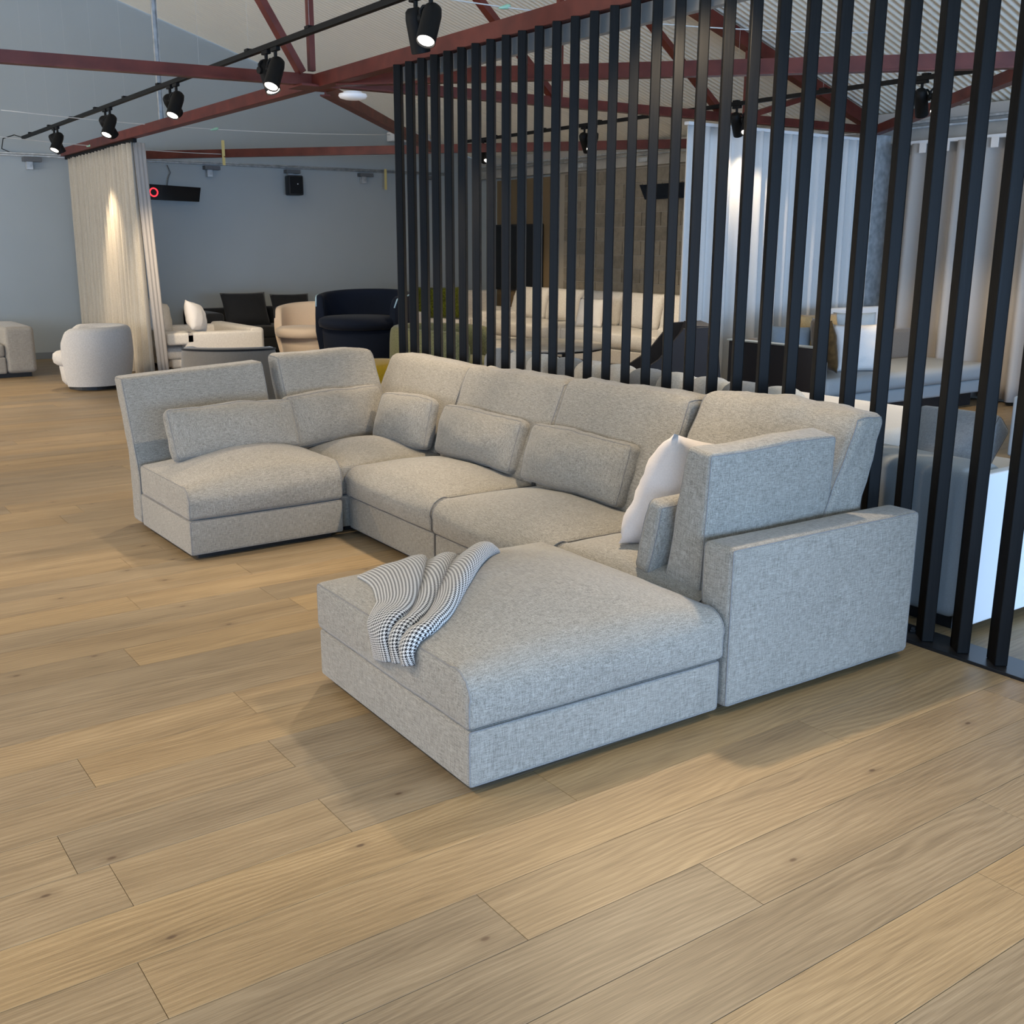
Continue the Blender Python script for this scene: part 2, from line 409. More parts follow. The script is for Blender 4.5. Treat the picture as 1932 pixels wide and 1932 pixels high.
def houndstooth():
    m = mat('houndstooth_wool', (.5, .5, .5), .95, 0, .2, .2); t = NT(m)
    uv = t.n('UVMap').outputs[0]; sp = t.n('SeparateXYZ'); t.l(uv, sp.inputs[0])
    P = .0125/8
    i = t.math('FLOOR', t.math('DIVIDE', sp.outputs[0], P)); j = t.math('FLOOR', t.math('DIVIDE', sp.outputs[1], P))
    wa = t.math('LESS_THAN', t.math('FLOORED_MODULO', i, 8), 4); we = t.math('LESS_THAN', t.math('FLOORED_MODULO', j, 8), 4)
    sel = t.math('LESS_THAN', t.math('FLOORED_MODULO', t.math('ADD', i, j), 4), 2)
    v = t.math('ADD', t.math('MULTIPLY', wa, sel), t.math('MULTIPLY', we, t.math('SUBTRACT', 1, sel)))
    t.l(t.ramp(v, [(.4, (.016, .016, .019)), (.6, (.56, .545, .52))]), t.b.inputs['Base Color'])
    return m
HOUND = houndstooth()

# ------------------------------------------------------------------ room shell
FY = 16.0; XR = 10.6; XL = -8.2; YB = -5.2; RIDGE_X = 0.6; SL = .308
def roof_z(x): return 2.99 + SL*(XR - x) if x >= RIDGE_X else 2.99 + SL*(XR-RIDGE_X) - SL*(RIDGE_X-x)
floor = empty('floor', label='engineered oak plank floor of the showroom', kind='structure')
# near planks: one object each, laid along x
PW = .2175; Y0 = 1.504
rnd = random.Random(4)
known = {0: 1.82, 1: 1.27, 2: .51, -1: 2.72, -2: 2.376, 4: .565, 7: .645, 8: 1.232, 11: 1.03, 14: 1.228, 15: 1.83}
extra = {4: [1.152]}
def plank(x0, x1, y0, y1):
    g = .0006
    return MB().box((x0+g, y0+g, -.015), (x1-g, y1-g, 0), .0012)
KMAX = 29
for k in range(-4, KMAX):
    y0 = Y0 + PW*k; xl = -.05*y0*0 - (.22 if y0 > 2 else -.2) if False else (.08*y0 - .35)
    j0 = known.get(k, rnd.uniform(0, 2.2)); js = []
    x = j0
    while x > xl: x -= 2.2
    cuts = [x]
    while x < 3.655:
        x += 2.2; cuts.append(x)
    cuts = sorted(set([max(xl, min(3.655, c)) for c in cuts] + extra.get(k, [])))
    for a, b in zip(cuts[:-1], cuts[1:]):
        if b - a > .05: plank(a, b, y0, y0+PW).build('plank', OAK, floor)
# planks that recede past the point where they can be told apart, and the floor behind the slats: joined
far = MB()
for k in range(-20, int((FY-Y0)/PW)+2):
    y0 = Y0+PW*k; y1 = min(y0+PW, FY)
    if y1 <= y0: continue
    spans = [(3.83, XR)] if -4 <= k < KMAX else ([(XL, 3.655), (3.83, XR)] if k < 24 else [(XL, XR)])
    if -4 <= k < KMAX: spans = [(XL, .08*y0-.35)] + spans
    for s0, s1 in spans:
        x = s0 - rnd.uniform(0, 2.1)
        while x < s1:
            a, b = max(x, s0), min(x+2.2, s1)
            if b - a > .02: far.box((a+.0006, y0+.0006, -.015), (b-.0006, y1-.0006, 0))
            x += 2.2
tag(far.build('far_planks', OAK_I, floor), kind='stuff')
MB().box((XL-.2, YB-.2, -.12), (XR+.2, FY+.2, -.016)).build('subfloor', CONC, floor)

def gable(name, y0, y1, m, holes=None):
    b = MB(); P = [(XL-.15, 0), (XR+.15, 0), (XR+.15, roof_z(XR)-.05), (RIDGE_X, roof_z(RIDGE_X)+.02), (XL-.15, roof_z(XL)-.05)]
    b.prism(P, y0, y1); return b.build(name, m)
tag(gable('wall_back', FY, FY+.2, GREYWALL), 'blue grey painted gable wall at the far end', kind='structure')
tag(MB().box((-2, FY-.014, 0), (XR, FY, .09)).build('baseboard_back', SKIRT), 'low grey skirting board along the far wall', kind='structure')
# front wall with the glazed opening
b = MB(); zt = roof_z(RIDGE_X)+.1
b.box((XL-.15, YB-.2, 0), (-7.4, YB, 3.4)); b.box((9.7, YB-.2, 0), (XR+.15, YB, 3.4)); b.box((XL-.15, YB-.2, 2.4), (XR+.15, YB, 6.2)); b.box((-7.4, YB-.2, 0), (9.7, YB, .25))
tag(b.build('wall_front', WHITE_P), 'front wall with a long glazed opening', kind='structure')
b = MB()
for i in range(10): b.box((-7.4+i*1.9-.03, YB-.12, .25), (-7.4+i*1.9+.03, YB-.04, 2.4))
tag(b.build('window_1', BLACKM), 'black mullions of the long front window', kind='structure')
b = MB(); b.box((XL-.2, YB, 0), (XL, FY, .8)); b.box((XL-.2, YB, 3.0), (XL, FY, 4.0)); b.box((XL-.2, 14.7, .8), (XL, FY, 3)); b.box((XL-.2, YB, .8), (XL, -1.6, 3))
tag(b.build('wall_left', WHITE_P), 'left side wall with a strip of windows', kind='structure')

# right wall: concrete blocks, lintel, steel eave, column
wr_ = empty('wall_right', label='concrete block side wall behind the slats with cast lintel', kind='structure')
MB().box((XR+.012, 13.75, 0), (XR+.2, FY, 3.0)).build('painted_panel', GREYWALL, wr_)
MB().box((XR+.012, YB, 0), (XR+.2, 13.75, 2.9)).build('mortar_bed', MORTAR, wr_)
blk = MB().box((0, .005, .005), (.05, .395, .195), .004).mesh('block'); blk.materials.append(BLOCK)
blk2 = MB().box((0, .005, .005), (.05, .195, .195), .004).mesh('block'); blk2.materials.append(BLOCK)
nb = 0
for c in range(13):
    for i in range(-1, 13):
        y = 8.4 + i*.4 + (.2 if c % 2 else 0); z = .04 + c*.2
        if y < 8.0 or y+.2 > 13.78: continue
        o = bpy.data.objects.new('block', blk if y+.4 < 13.78 else blk2); COL.objects.link(o); o.location = (XR, y, z); o.parent = wr_; nb += 1
MB().box((XR-.10, YB, 2.66), (XR+.2, FY, 2.86), .01).build('lintel', CONC, wr_)
MB().box((XR-.14, YB, 2.87), (XR+.1, FY, 2.98), .006).build('eave_beam', GREYP, wr_)
MB().box((XR-.16, YB, 2.845), (XR-.10, FY, 2.868)).build('eave_channel', GALV, wr_)
b = MB(); b.box((XR-.34, 7.66, 0), (XR-.02, 7.69, 2.75), .003); b.box((XR-.34, 7.86, 0), (XR-.02, 7.89, 2.75), .003); b.box((XR-.19, 7.69, 0), (XR-.175, 7.86, 2.75))
tag(b.build('steel_column', GALV), 'galvanised steel column at the end of the white curtain', 'column', kind='structure')

# roof: corrugated sheets, each side one sine-wave surface
def corrugated(name, x0, x1, m):
    vs = []; fs = []; pitch = .076; n = 6; N = int((FY-YB)/pitch*n)
    for i in range(N+1):
        y = YB + i*pitch/n; d = .017*math.sin(2*math.pi*i/n)
        vs.append((x0, y, roof_z(x0)+d)); vs.append((x1, y, roof_z(x1)+d))
    for i in range(N): fs.append((2*i, 2*i+1, 2*i+3, 2*i+2))
    o = MB().add(vs, fs).build(name, m, None, smooth=True); return o
ceil_ = empty('ceiling', label='cream corrugated sheet metal roof lining', kind='structure')
corrugated('roof_sheet', RIDGE_X, XR+.1, ROOFM).parent = ceil_
corrugated('roof_sheet', RIDGE_X, XL-.1, ROOFM).parent = ceil_

# ------------------------------------------------------------------ steel roof structure
YT = 7.95
tr = empty('roof_truss', label='dark red steel roof truss crossing above the slat screen', cat='truss', kind='structure')
def steel(name, a, b_, w_=.09, h_=.1, parent=None, up=(0, 0, 1)):
    o = MB().bar(a, b_, w_, h_, up, .004).build(name, RED, parent); return o
# bottom chord: top plate and web of an angle
c = MB(); CH = ((XL, 2.54), (3.75, 2.778), (10.5, 2.835))
for (xa, za), (xb, zb) in zip(CH[:-1], CH[1:]):
    c.bar((xa, YT, za), (xb, YT, zb), .016, .085, (0, 0, 1)); c.bar((xa, YT-.035, za-.042), (xb, YT-.035, zb-.042), .085, .012)
c.build('bottom_chord', RED, tr)
def rz(x): return roof_z(x) - .12
c = MB().bar((RIDGE_X, YT, rz(RIDGE_X)), (10.55, YT, rz(10.55)), .10, .13)
c.build('rafter', RED, tr)
MB().bar((RIDGE_X, YT, rz(RIDGE_X)), (XL, YT, rz(XL)), .10, .13).build('rafter', RED, tr)
for x in (3.745, 6.12, 8.50): MB().bar((x, YT, 2.84), (x, YT, rz(x)), .05, .045, (1, 0, 0)).build('post', RED, tr)
for a, b_ in (((3.66, 2.82), (1.95, rz(1.95)-.02)), ((6.05, 2.84), (4.08, rz(4.08)-.3)), ((8.15, 2.85), (6.45, rz(6.45)-.06)), ((8.55, 2.85), (9.6, rz(9.6)-.03))):
    MB().bar((a[0], YT, a[1]), (b_[0], YT, b_[1]), .05, .085, (0, 1, 0)).build('diagonal', RED, tr)
MB().box((3.60, YT-.13, 2.715), (3.92, YT+.13, 2.729)).build('gusset_plate', RED, tr)
bm_ = empty('steel_beam', label='dark red steel beam running above the slat screen and left curtain', cat='beam', kind='structure')
c = MB().bar((3.745, YB, 2.765), (3.745, FY, 2.765), .014, .095); c.bar((3.79, YB, 2.722), (3.79, FY, 2.722), .09, .012)
c.build('web', RED, bm_)
def brace(a, b_, lab, dz=2.76):
    o = MB().bar((*a, dz), (*b_, dz), .014, .10); o.bar((*a, dz-.05), (*b_, dz-.05), .085, .012)
    tag(o.build('roof_brace', RED), lab, 'brace', kind='structure')
brace((3.80, 7.63), (8.3, 2.88), 'red steel brace crossing high behind the slats, nearest one')
brace((9.9, 9.15), (4.35, 16.0), 'red steel brace running low in front of the grey far wall', 2.76)
brace((3.90, 8.05), (7.2, 11.9), 'short red steel brace descending right from the beam crossing', 2.74)
brace((10.3, 7.73), (7.2, 3.9), 'red steel brace rising from the galvanised column', 2.80)

# ------------------------------------------------------------------ slat screen
sc = empty('slat_screen', (3.73, 0, 0), 0, 'floor to beam screen of black timber slats behind the grey sofa', 'screen')
sm = MB().box((-.0475, -.024, .012), (.0475, .024, 2.712), .004).mesh('slat'); sm.materials.append(SLAT)
k = 0; y = 6.597
while y > .95:
    o = bpy.data.objects.new('slat', sm); COL.objects.link(o); o.parent = sc
    o.location = (0, y, 0); o.rotation_euler = (0, 0, R(49)); y -= .157
MB().box((-.075, .6, -.014), (.10, 6.75, .012), .002).build('base_plate', PLATE, sc)
bolt = MB().lathe([(.013, 0), (.013, .006), (.009, .007), (.009, .016), (.006, .018)], 6).mesh('bolt'); bolt.materials.append(BLACKM)
for y in [6.597-.157*i+.078 for i in range(3, 36, 4)]:
    for dx in (-.035, .03):
        o = bpy.data.objects.new('bolt', bolt); COL.objects.link(o); o.parent = sc; o.location = (dx, y, .012)
MB().box((.055, .6, 2.62), (.10, 6.75, 2.712)).build('top_batten', GREYP, sc)

# ------------------------------------------------------------------ main sectional sofa (local frame u,v)
TH = R(-1.2); ORG = Vector((1.51, 2.34, 0)); ROT = Matrix.Rotation(TH, 4, 'Z')
def W(u, v, z=0): return Matrix.Translation(ORG) @ ROT @ Vector((u, v, z))
def module(name, u, v, label, cat, extra=0, group=None):
    return empty(name, W(u, v), TH+extra, label, cat, group)
def plinth(p, x0, y0, x1, y1):
    MB().box((x0+.05, y0+.05, 0), (x1-.05, y1-.05, .035)).build('plinth', BLACKP, p)

# ottoman
ot = module('ottoman', 0, 0, 'large square grey linen ottoman in front with a houndstooth throw on it', 'ottoman')
plinth(ot, 0, 0, .99, 1.03)
puff_obj('base', LINEN, ot, (.495, .515, .03), (.99, 1.03, .178), r=.014, crown={'x-': .004, 'y-': .004}, n=(20, 20, 4), seams=('y-', 'x+'), seam_mat=SEAM_L)
OT_DIM = (1.005, 1.045, .17)
def ott_def(p):
    return p
puff_obj('seat_cushion', LINEN, ot, (.497, .515, .212), OT_DIM, r=.02, crown={'z+': .088, 'x+': .02, 'x-': .012, 'y-': .012, 'y+': .012, 'z-': 0}, n=(26, 34, 10), wr=.004, seed=1, roll=('y-', .085), seams=('x-', 'x+'), seam_mat=SEAM_L, pw=2.6)

def seat_module(name, v0, v1, label, backtop, seed, arm=False, bw=(0, 0), lean=.16, corner=False):
    p = module(name, 1.0, v0, label, 'sofa section')
    d = v1-v0; a0 = .150 if arm else 0
    plinth(p, 0, a0, .98, d)
    puff_obj('base', LINEN, p, (.49, (a0+d)/2, .03), (.975, d-a0-.006, .178), r=.014, n=(14, 14, 4), seams=('x-',), seam_mat=SEAM_L)
    ds = d - a0 - .008
    puff_obj('seat_cushion', LINEN, p, (.30 if not corner else .31, (a0+d)/2, .212), (.63 if not corner else .62, ds, .165), r=.022, crown={'z+': .075, 'x-': .02, 'y-': .006, 'y+': .006},
             n=(28, 22, 10), wr=.005, seed=seed, roll=('x-', .085), seams=('y-', 'y+'), seam_mat=SEAM_L, pw=2.0)
    # filler shelf behind the seat cushion
    MB().box((.60, a0+.005, .2), (.97, d-.005, .36), .01).build('back_frame', LINEN, p)
    # wedge back cushion leaning back
    H_ = backtop - .36
    b0, b1 = bw
    L = ds + b0 + b1
    def dfm(q, H_=H_):
        s = q.z/H_; th = 1 - .42*max(0, min(1, s))          # thinner to the top
        return Vector((q.x*th + lean*s, q.y, q.z + .005*math.sin(q.y*5+seed)*s))
    puff_obj('back_cushion', LINEN, p, (.70, (a0+d)/2 + (b1-b0)/2, .365), (.27, L, H_), r=.04, crown={'x-': .035, 'x+': .01, 'z+': .012},
             n=(6, 24, 18), wr=.020, seed=seed+10, deform=dfm, seams=('y-', 'y+'), seam_mat=SEAM_L)
    return p
m4 = seat_module('sofa_section', -.01, .98, 'grey linen end section with the square arm beside the ottoman', .935, 2, arm=True, bw=(-.02, .03), lean=.21)
m3 = seat_module('sofa_section', .985, 1.93, 'middle grey linen sofa section nearer the arm, under a lumbar pillow', .90, 3, bw=(-.035, .0))
m2 = seat_module('sofa_section', 1.935, 2.885, 'middle grey linen sofa section nearer the corner, under a lumbar pillow', .875, 4)
# arm of the end section
puff_obj('arm', LINEN, m4, (.505, .07, .03), (.985, .145, .562), r=.022, crown={'y-': .004, 'x-': .006, 'z+': .004}, n=(20, 5, 14), wr=.002, seams=('y-', 'y+'), seam_mat=SEAM_L)

# corner section
cs = module('sofa_section', .955, 2.895, 'grey linen corner section where the two sofa runs meet', 'sofa section')
plinth(cs, 0, 0, 1.02, .98)
puff_obj('base', LINEN, cs, (.51, .49, .03), (1.02, .975, .178), r=.014, n=(14, 14, 4))
puff_obj('seat_cushion', LINEN, cs, (.335, .325, .212), (.66, .64, .165), r=.022, crown={'z+': .085, 'x-': .015, 'y-': .006}, n=(20, 20, 5), wr=.004, seed=6, pw=2.0)
MB().box((.66, .01, .2), (1.01, .97, .36), .01).build('back_frame', LINEN, cs); MB().box((.01, .66, .2), (.66, .97, .36), .01).build('back_frame', LINEN, cs)
def dfm_r(q):
    s = q.z/.5; th = 1-.42*max(0, min(1, s)); return Vector((q.x*th + .18*s, q.y, q.z+.004*math.sin(q.y*5)*s))
puff_obj('back_cushion', LINEN, cs, (.745, .49, .365), (.27, .965, .505), r=.04, crown={'x-': .03, 'z+': .01}, n=(6, 18, 14), wr=.010, seed=21, deform=dfm_r, seams=('y-', 'y+'), seam_mat=SEAM_L)
def dfm_f(q):
    s = q.z/.55; th = 1-.42*max(0, min(1, s)); return Vector((q.x, q.y*th + .24*s, q.z+.004*math.sin(q.x*5)*s))
puff_obj('back_cushion', LINEN, cs, (.355, .745, .365), (.66, .26, .545), r=.04, crown={'y-': .03, 'z+': .01}, n=(16, 6, 14), wr=.010, seed=22, deform=dfm_f, seams=('x-', 'x+'), seam_mat=SEAM_L)

# armless chair section at the far end
ch = module('sofa_section', .087, 2.788, 'armless grey linen chair section at the far left end', 'sofa section', R(2.0))
CW, CD = .85, .955
plinth(ch, 0, 0, CW, CD)
puff_obj('base', LINEN, ch, (CW/2, .39, .03), (CW, .78, .178), r=.014, n=(16, 14, 4), seams=('y-', 'x-'), seam_mat=SEAM_L)
puff_obj('seat_cushion', LINEN, ch, (CW/2, .37, .212), (CW+.006, .75, .165), r=.022, crown={'z+': .075, 'y-': .02, 'x-': .006, 'x+': .006}, n=(20, 28, 10), wr=.004, seed=7, roll=('y-', .085), deform=lambda q: Vector((q.x, q.y, q.z*(1+.28*(q.x/CW+.5)))), seams=('x-', 'x+'), seam_mat=SEAM_L, pw=2.0)
def dfm_c(q):
    z = q.z; s = max(0, z-.26)/.52
    fr = .80 + (.78-.80)*min(1, z/.3) + .20*s; re = .955 + max(0, z-.40)/.40*.17
    t_ = (q.y/.18)+.5
    return Vector((q.x, fr + (re-fr)*t_, z+.03+.045*(q.x/CW+.5)*min(1, s)))
puff_obj('backrest', LINEN, ch, (CW/2, 0, 0), (CW-.004, .18, .80), r=.022, crown={'y-': .02}, n=(18, 5, 22), wr=.005, seed=8, deform=dfm_c, seams=('x-', 'x+'), seam_mat=SEAM_L)

# loose arm cushion standing against the arm
def loose(name, at, dims, rz, tilt, label, cat='cushion', group=None, m=LINEN, seed=0, crown=None, r=.025, wr=.008, roll=0, seams=('y-', 'y+'), deform=None, n=(16, 5, 12)):
    vs, fs, loop = puff(*dims, r=r, crown=crown or {'y-': .035, 'y+': .03, 'z+': .01, 'z-': 0}, n=n, wr=wr, seed=seed, deform=deform)
    o = MB().add(vs, fs).build(name, m, None, smooth=True)
    o.location = at; o.rotation_euler = (Matrix.Rotation(rz, 3, 'Z') @ Matrix.Rotation(tilt, 3, 'X') @ Matrix.Rotation(roll, 3, 'Y')).to_euler()
    if seams:
        for s_ in seams: MB().tube(loop(s_), .0022, 6, closed=True).build('seam', SEAM_L, o, smooth=True)
    return tag(o, label, cat, group)
def dfm_a(q):
    s = q.z/.5; th = 1-.38*max(0, min(1, s)); return Vector((q.x, q.y*th, q.z+.006*math.sin(q.x*7)*s))
loose('arm_cushion', W(1.385, .285, .375), (.64, .19, .512), TH, R(7), 'tall grey linen cushion standing inside the sofa arm', seed=31, deform=dfm_a, r=.02, crown={'y-': .02, 'y+': .03, 'z+': .008, 'x-': .004}, n=(16, 5, 14))
# lumbar pillows
G = 'grey linen lumbar pillows on the sectional'
LP = dict(r=.035, crown={'y-': .06, 'y+': .035, 'z+': .012, 'z-': 0, 'x-': .01, 'x+': .01}, wr=.016)
loose('lumbar_pillow', W(.54, 3.28, .425), (.74, .085, .29), TH+R(4), R(-26), 'long grey linen lumbar pillow on the far left chair section', 'pillow', G, seed=41, **LP)
loose('lumbar_pillow', W(1.25, 3.47, .405), (.74, .085, .31), TH+R(15), R(-18), 'long grey linen lumbar pillow leaning in the corner under the far back cushion', 'pillow', G, seed=42, **LP)
loose('lumbar_pillow', W(1.47, 3.13, .405), (.46, .085, .30), TH-R(76), R(-16), 'short grey linen lumbar pillow in the sofa corner turned towards the ottoman', 'pillow', G, seed=43, **LP)
loose('lumbar_pillow', W(1.55, 2.45, .405), (.74, .09, .285), TH-R(88), R(-18), 'grey linen lumbar pillow on the section beside the corner', 'pillow', G, seed=44, **LP)
loose('lumbar_pillow', W(1.55, 1.58, .405), (.74, .09, .295), TH-R(88), R(-18), 'grey linen lumbar pillow on the section next to the white pillow', 'pillow', G, seed=45, **LP)
loose('lumbar_pillow', W(1.335, .475, .385), (.60, .085, .29), TH, R(14), 'grey linen lumbar pillow tucked against the arm cushion', 'pillow', G, seed=46)
pillow('scatter_pillow', PINKW, W(1.325, .73, .385), (.47, .48, .24), TH+R(8), R(20), 'plump white scatter pillow beside the arm cushion', roll=R(14), seed=3, wr=.02)

# throw
def ott_z(u, v):
    hx, hy = OT_DIM[0]/2, OT_DIM[1]/2
    a = (u-.497)/hx; b_ = (v-.515)/hy
    if abs(a) > 1 or abs(b_) > 1: return .2
    z = .382 + .088*(1-a*a)*(1-b_*b_)
    e = min(1-abs(a), 1-abs(b_))*hx
    if e < .02: z -= .02-math.sqrt(max(0, .0004-(.02-e)**2))
    return z
def throw():
    sec = [(0, .004), (.07, .012), (.17, .026), (.27, .031), (.38, .036), (.455, .031), (.48, .020), (.47, .009), (.435, .005), (.47, .007), (.53, .017), (.59, .029), (.645, .031), (.69, .023), (.70, .012), (.675, .006),
           (.64, .004), (.71, .010), (.79, .026), (.87, .042), (.94, .044), (.985, .032), (1.0, .014), (.985, .004)]
    # smooth resample
    def cr(P, t):
        n = len(P)-1; i = min(int(t*n), n-1); f = t*n-i
        p0, p1, p2, p3 = P[max(0, i-1)], P[i], P[i+1], P[min(n, i+2)]
        return tuple(.5*((2*p1[k])+(-p0[k]+p2[k])*f+(2*p0[k]-5*p1[k]+4*p2[k]-p3[k])*f*f+(-p0[k]+3*p1[k]-3*p2[k]+p3[k])*f**3) for k in (0, 1))
    NS, NT_ = 56, 120
    # left and right border of the fan in (u, v), far end first; u < 0 drapes over the side
    Lb = [(.12, .95), (.10, .82), (.065, .70), (.01, .60), (-.125, .54)]
    Rb = [(.63, .80), (.46, .64), (.29, .47), (.12, .32), (-.05, .265)]
    def cr2(P, t): return cr(P, t)
    vs = []; uvs = []
    for i in range(NS+1):
        s = i/NS; a = Vector((*cr2(Lb, s), 0)); b_ = Vector((*cr2(Rb, s), 0)); arc = 0; prev = None
        wid = (b_-a).length
        nrm = Vector((0, 0, 1))
        for j in range(NT_+1):
            x, h = cr(sec, j/NT_)
            hh = h*(1.25-.60*s)*(1.0 if s > .08 else .5+6.2*s)
            p = a.lerp(b_, x)
            wob = (.008*math.sin(5*s+7*x) + .010*noise.noise(Vector((x*4, s*4, 2))))*(1-s)
            if s < .15: wob += .03*math.sin(x*17)*(.15-s)/.15
            u, v = p.x+wob*.6, p.y+wob
            rr = .045; zt = ott_z(rr, v)+.005; u0 = rr - math.pi/2*rr
            if u >= rr: q = Vector((u, v, ott_z(u, v)+.005+hh))
            elif u >= u0:
                a_ = (rr-u)/rr; q = Vector((rr-.022*a_/1.57-(rr+hh)*math.sin(a_), v, zt-rr+(rr+hh)*math.cos(a_)))
            else:
                q = Vector((-.022-hh, v, zt-rr-(u0-u)))
            if prev is not None: arc += (q-prev).length
            prev = q; vs.append(q); uvs.append((arc, s*1.15))
    fs = []
    for i in range(NS):
        for j in range(NT_):
            a = i*(NT_+1)+j; fs.append((a, a+1, a+NT_+2, a+NT_+1))
    me = MB().add(vs, fs).mesh('throw_blanket')
    uvl = me.uv_layers.new(name='UVMap')
    for lp in me.loops: uvl.data[lp.index].uv = uvs[lp.vertex_index]
    o = link('throw_blanket', me, HOUND)
    o.location = W(0, 0); o.rotation_euler = (0, 0, TH)
    solidify(o, .006)
    b = MB()
    for k in range(16):
        x = .55+.35*k/15; u, v = .12+(.63-.12)*x+.01, .94+(.81-.94)*x
        L = random.Random(k).uniform(.025, .05)
        b.tube([(u, v, ott_z(u, v)+.02), (u+L*.6, v+L*.6, ott_z(u, v)+.012), (u+L, v+L*.8, ott_z(u, v)+.006)], .0018, 5)
    b.build('fringe', SEAM_L, o)
    tag(o, 'black and white houndstooth throw gathered in folds over the ottoman', 'blanket')
throw()

# ------------------------------------------------------------------ light tracks and spot heads
def track(x, y0, y1, z, label):
    t_ = empty('light_track', (x, 0, 0), 0, label, 'light track')
    MB().box((-.018, y0, z-.018), (.018, y1, z+.018), .002).build('rail', TRACKM, t_)
    b = MB(); y = y0+.5
    while y < y1:
        MB().box((-.022, y-.03, z+.016), (.022, y+.03, z+.032)).build('clip', TRACKM, t_)
        MB().tube([(0, y, z+.03), (0, y, roof_z(x)-.01)], .0007, 4).build('suspension_wire', WIRE, t_)
        y += 1.02
    return t_
TZ = 2.88
track(3.17, 4.2, 15.35, TZ, 'black light track hanging left of the slat screen')
track(7.95, 4.0, 12.4, TZ, 'black light track seen through the slats')
SL_G = 'track spotlights'
def spot_head(x, y, aim, label, e=1.0, lit=True, deg=58):
    t_ = empty('track_spotlight', (x, y, TZ-.018), 0, label, 'spotlight', SL_G)
    d = Vector(aim).normalized()
    MB().box((-.016, -.05, -.026), (.016, .05, 0), .003).build('adapter', TRACKM, t_)
    MB().tube([(0, 0, -.026), (0, 0, -.075)], .012, 10).build('stem', TRACKM, t_)
    c = Vector((0, 0, -.135))
    side = d.cross(Vector((0, 0, 1))).normalized()
    h = Vector((0, 0, -.075))
    b = MB(); b.tube([h, h+side*.045, h+side*.062-Vector((0, 0, .02)), c+side*.062], .009, 8)
    b.tube([c+side*.052, c+side*.070], .024, 14); b.build('yoke', TRACKM, t_, smooth=True, auto=40)
    q = d.to_track_quat('Z', 'Y').to_matrix().to_4x4(); M = Matrix.Translation(c) @ q
    r = .053
    prof = [(.001, -.075), (.030, -.075), (.046, -.060), (r, -.02), (r, .150), (r-.004, .152), (r-.006, .146), (.0445, .140)]
    MB().lathe(prof, 28, M).build('body', TRACKM, t_, auto=40)
    MB().lathe([(.0440, .1395), (.0440, .1425)], 24, M).build('lens', LENS if lit else SCREEN, t_)
    if lit:
        p = Vector((x, y, TZ-.018)) + c + d*.165
        spot('spot_lamp', p, p+d, SPOT_E*e, deg)
    return t_
names = ['nearest', 'second', 'third', 'fourth', 'farthest']
for i, y in enumerate((5.40, 7.45, 9.52, 11.52, 13.68)):
    spot_head(3.17, y-.16, (-.42, -.30, -.86), f'black spotlight with lit lens facing left, {names[i]} pair on the left track', 1.0)
    if i == 0: a = (.25, .10, -.9)
    elif i == 1: a = (.10, -.42, -.9)
    elif i == 4: a = (.30, .02, -.62)
    elif i == 2: a = (2.9, 3.6, -2.3)
    else: a = (1.9, 1.5, -2.3)
    spot_head(3.17, y, a, f'black spotlight turned away, {names[i]} pair on the left track', (1.1, 1.1, 2.0, 1.6, 1.0)[i])
nr = ['farthest', 'third', 'second', 'nearest']
for i, y in enumerate((11.9, 9.85, 7.55, 5.55)):
    spot_head(7.95, y-.16, (-.45, -.25, -.85), f'black spotlight with lit lens behind the slats, {nr[i]} pair on the right track', 1.0)
    spot_head(7.95, y, (.55, .25 if i else .5, -.75), f'black spotlight turned away behind the slats, {nr[i]} pair on the right track', .3 if i == 2 else 1.2)
# power lead of the left track
tag(MB().tube([(3.17, 15.35, TZ), (3.12, 15.6, TZ+.05), (3.03, 15.85, TZ+.02), (3.02, 15.95, TZ-.10), (3.14, 15.96, TZ-.15), (3.28, 15.96, TZ-.16)], .006, 6).build('power_lead', TRACKM, None, True),
    'short black lead from the end of the left light track to the wall rail', 'cable')

# ------------------------------------------------------------------ overhead small things
ga = empty('hanger_strut', (3.80, 11.74, 2.72), 0, 'galvanised hanger strut between the roof and the steel beam', 'strut')
b = MB(); b.box((-.025, -.02, 0), (-.021, .02, 1.9)); b.box((.021, -.02, 0), (.025, .02, 1.9)); b.box((-.025, .017, 0), (.025, .021, 2.32))
b.build('channel', GALV, ga)
led = empty('ceiling_disc_light', (4.02, 7.82, 2.655), 0, 'round white disc light fixed under the red brace', 'ceiling light')
MB().lathe([(.07, .045), (.075, .03)], 24).build('mount', WHITE_P, led, auto=40)
MB().lathe([(.105, .03), (.11, .015), (.10, 0), (.065, -.010), (.02, -.013)], 32).build('diffuser', LEDW, led, True)

def catenary(a, b_, sag, n=14):
    a = Vector(a); b_ = Vector(b_); return [a.lerp(b_, i/n) - Vector((0, 0, sag*4*(i/n)*(1-i/n))) for i in range(n+1)]
def string(pts, bulbs, label):
    t_ = empty('festoon_string', pts[0], 0, label, 'string light')
    o = Vector(pts[0])
    MB().tube([Vector(p)-o for p in pts], .0045, 5).build('cord', WIRE, t_, True)
    for p in bulbs:
        h = empty  # noqa
        bm = MB().lathe([(.004, .05), (.014, .045), (.016, .02), (.010, -.02), (.003, -.045)], 10, Matrix.Translation(Vector(p)-o) @ Matrix.Rotation(R(75), 4, 'Y') @ Matrix.Scale(1.0, 4))
        bm.build('bulb', GREENB, t_, True)
c1 = catenary((2.34, 12.2, 2.86), (6.63, 11.95, 2.86), .06); string(c1, [c1[7]], 'thin festoon cord with one green bulb, upper one before the far wall')
c2 = catenary((2.3, 14.2, 2.80), (9.0, 15.0, 2.98), .14); string(c2, [c2[3], c2[4]], 'thin festoon cord crossing low in front of the far wall near the curtain top')
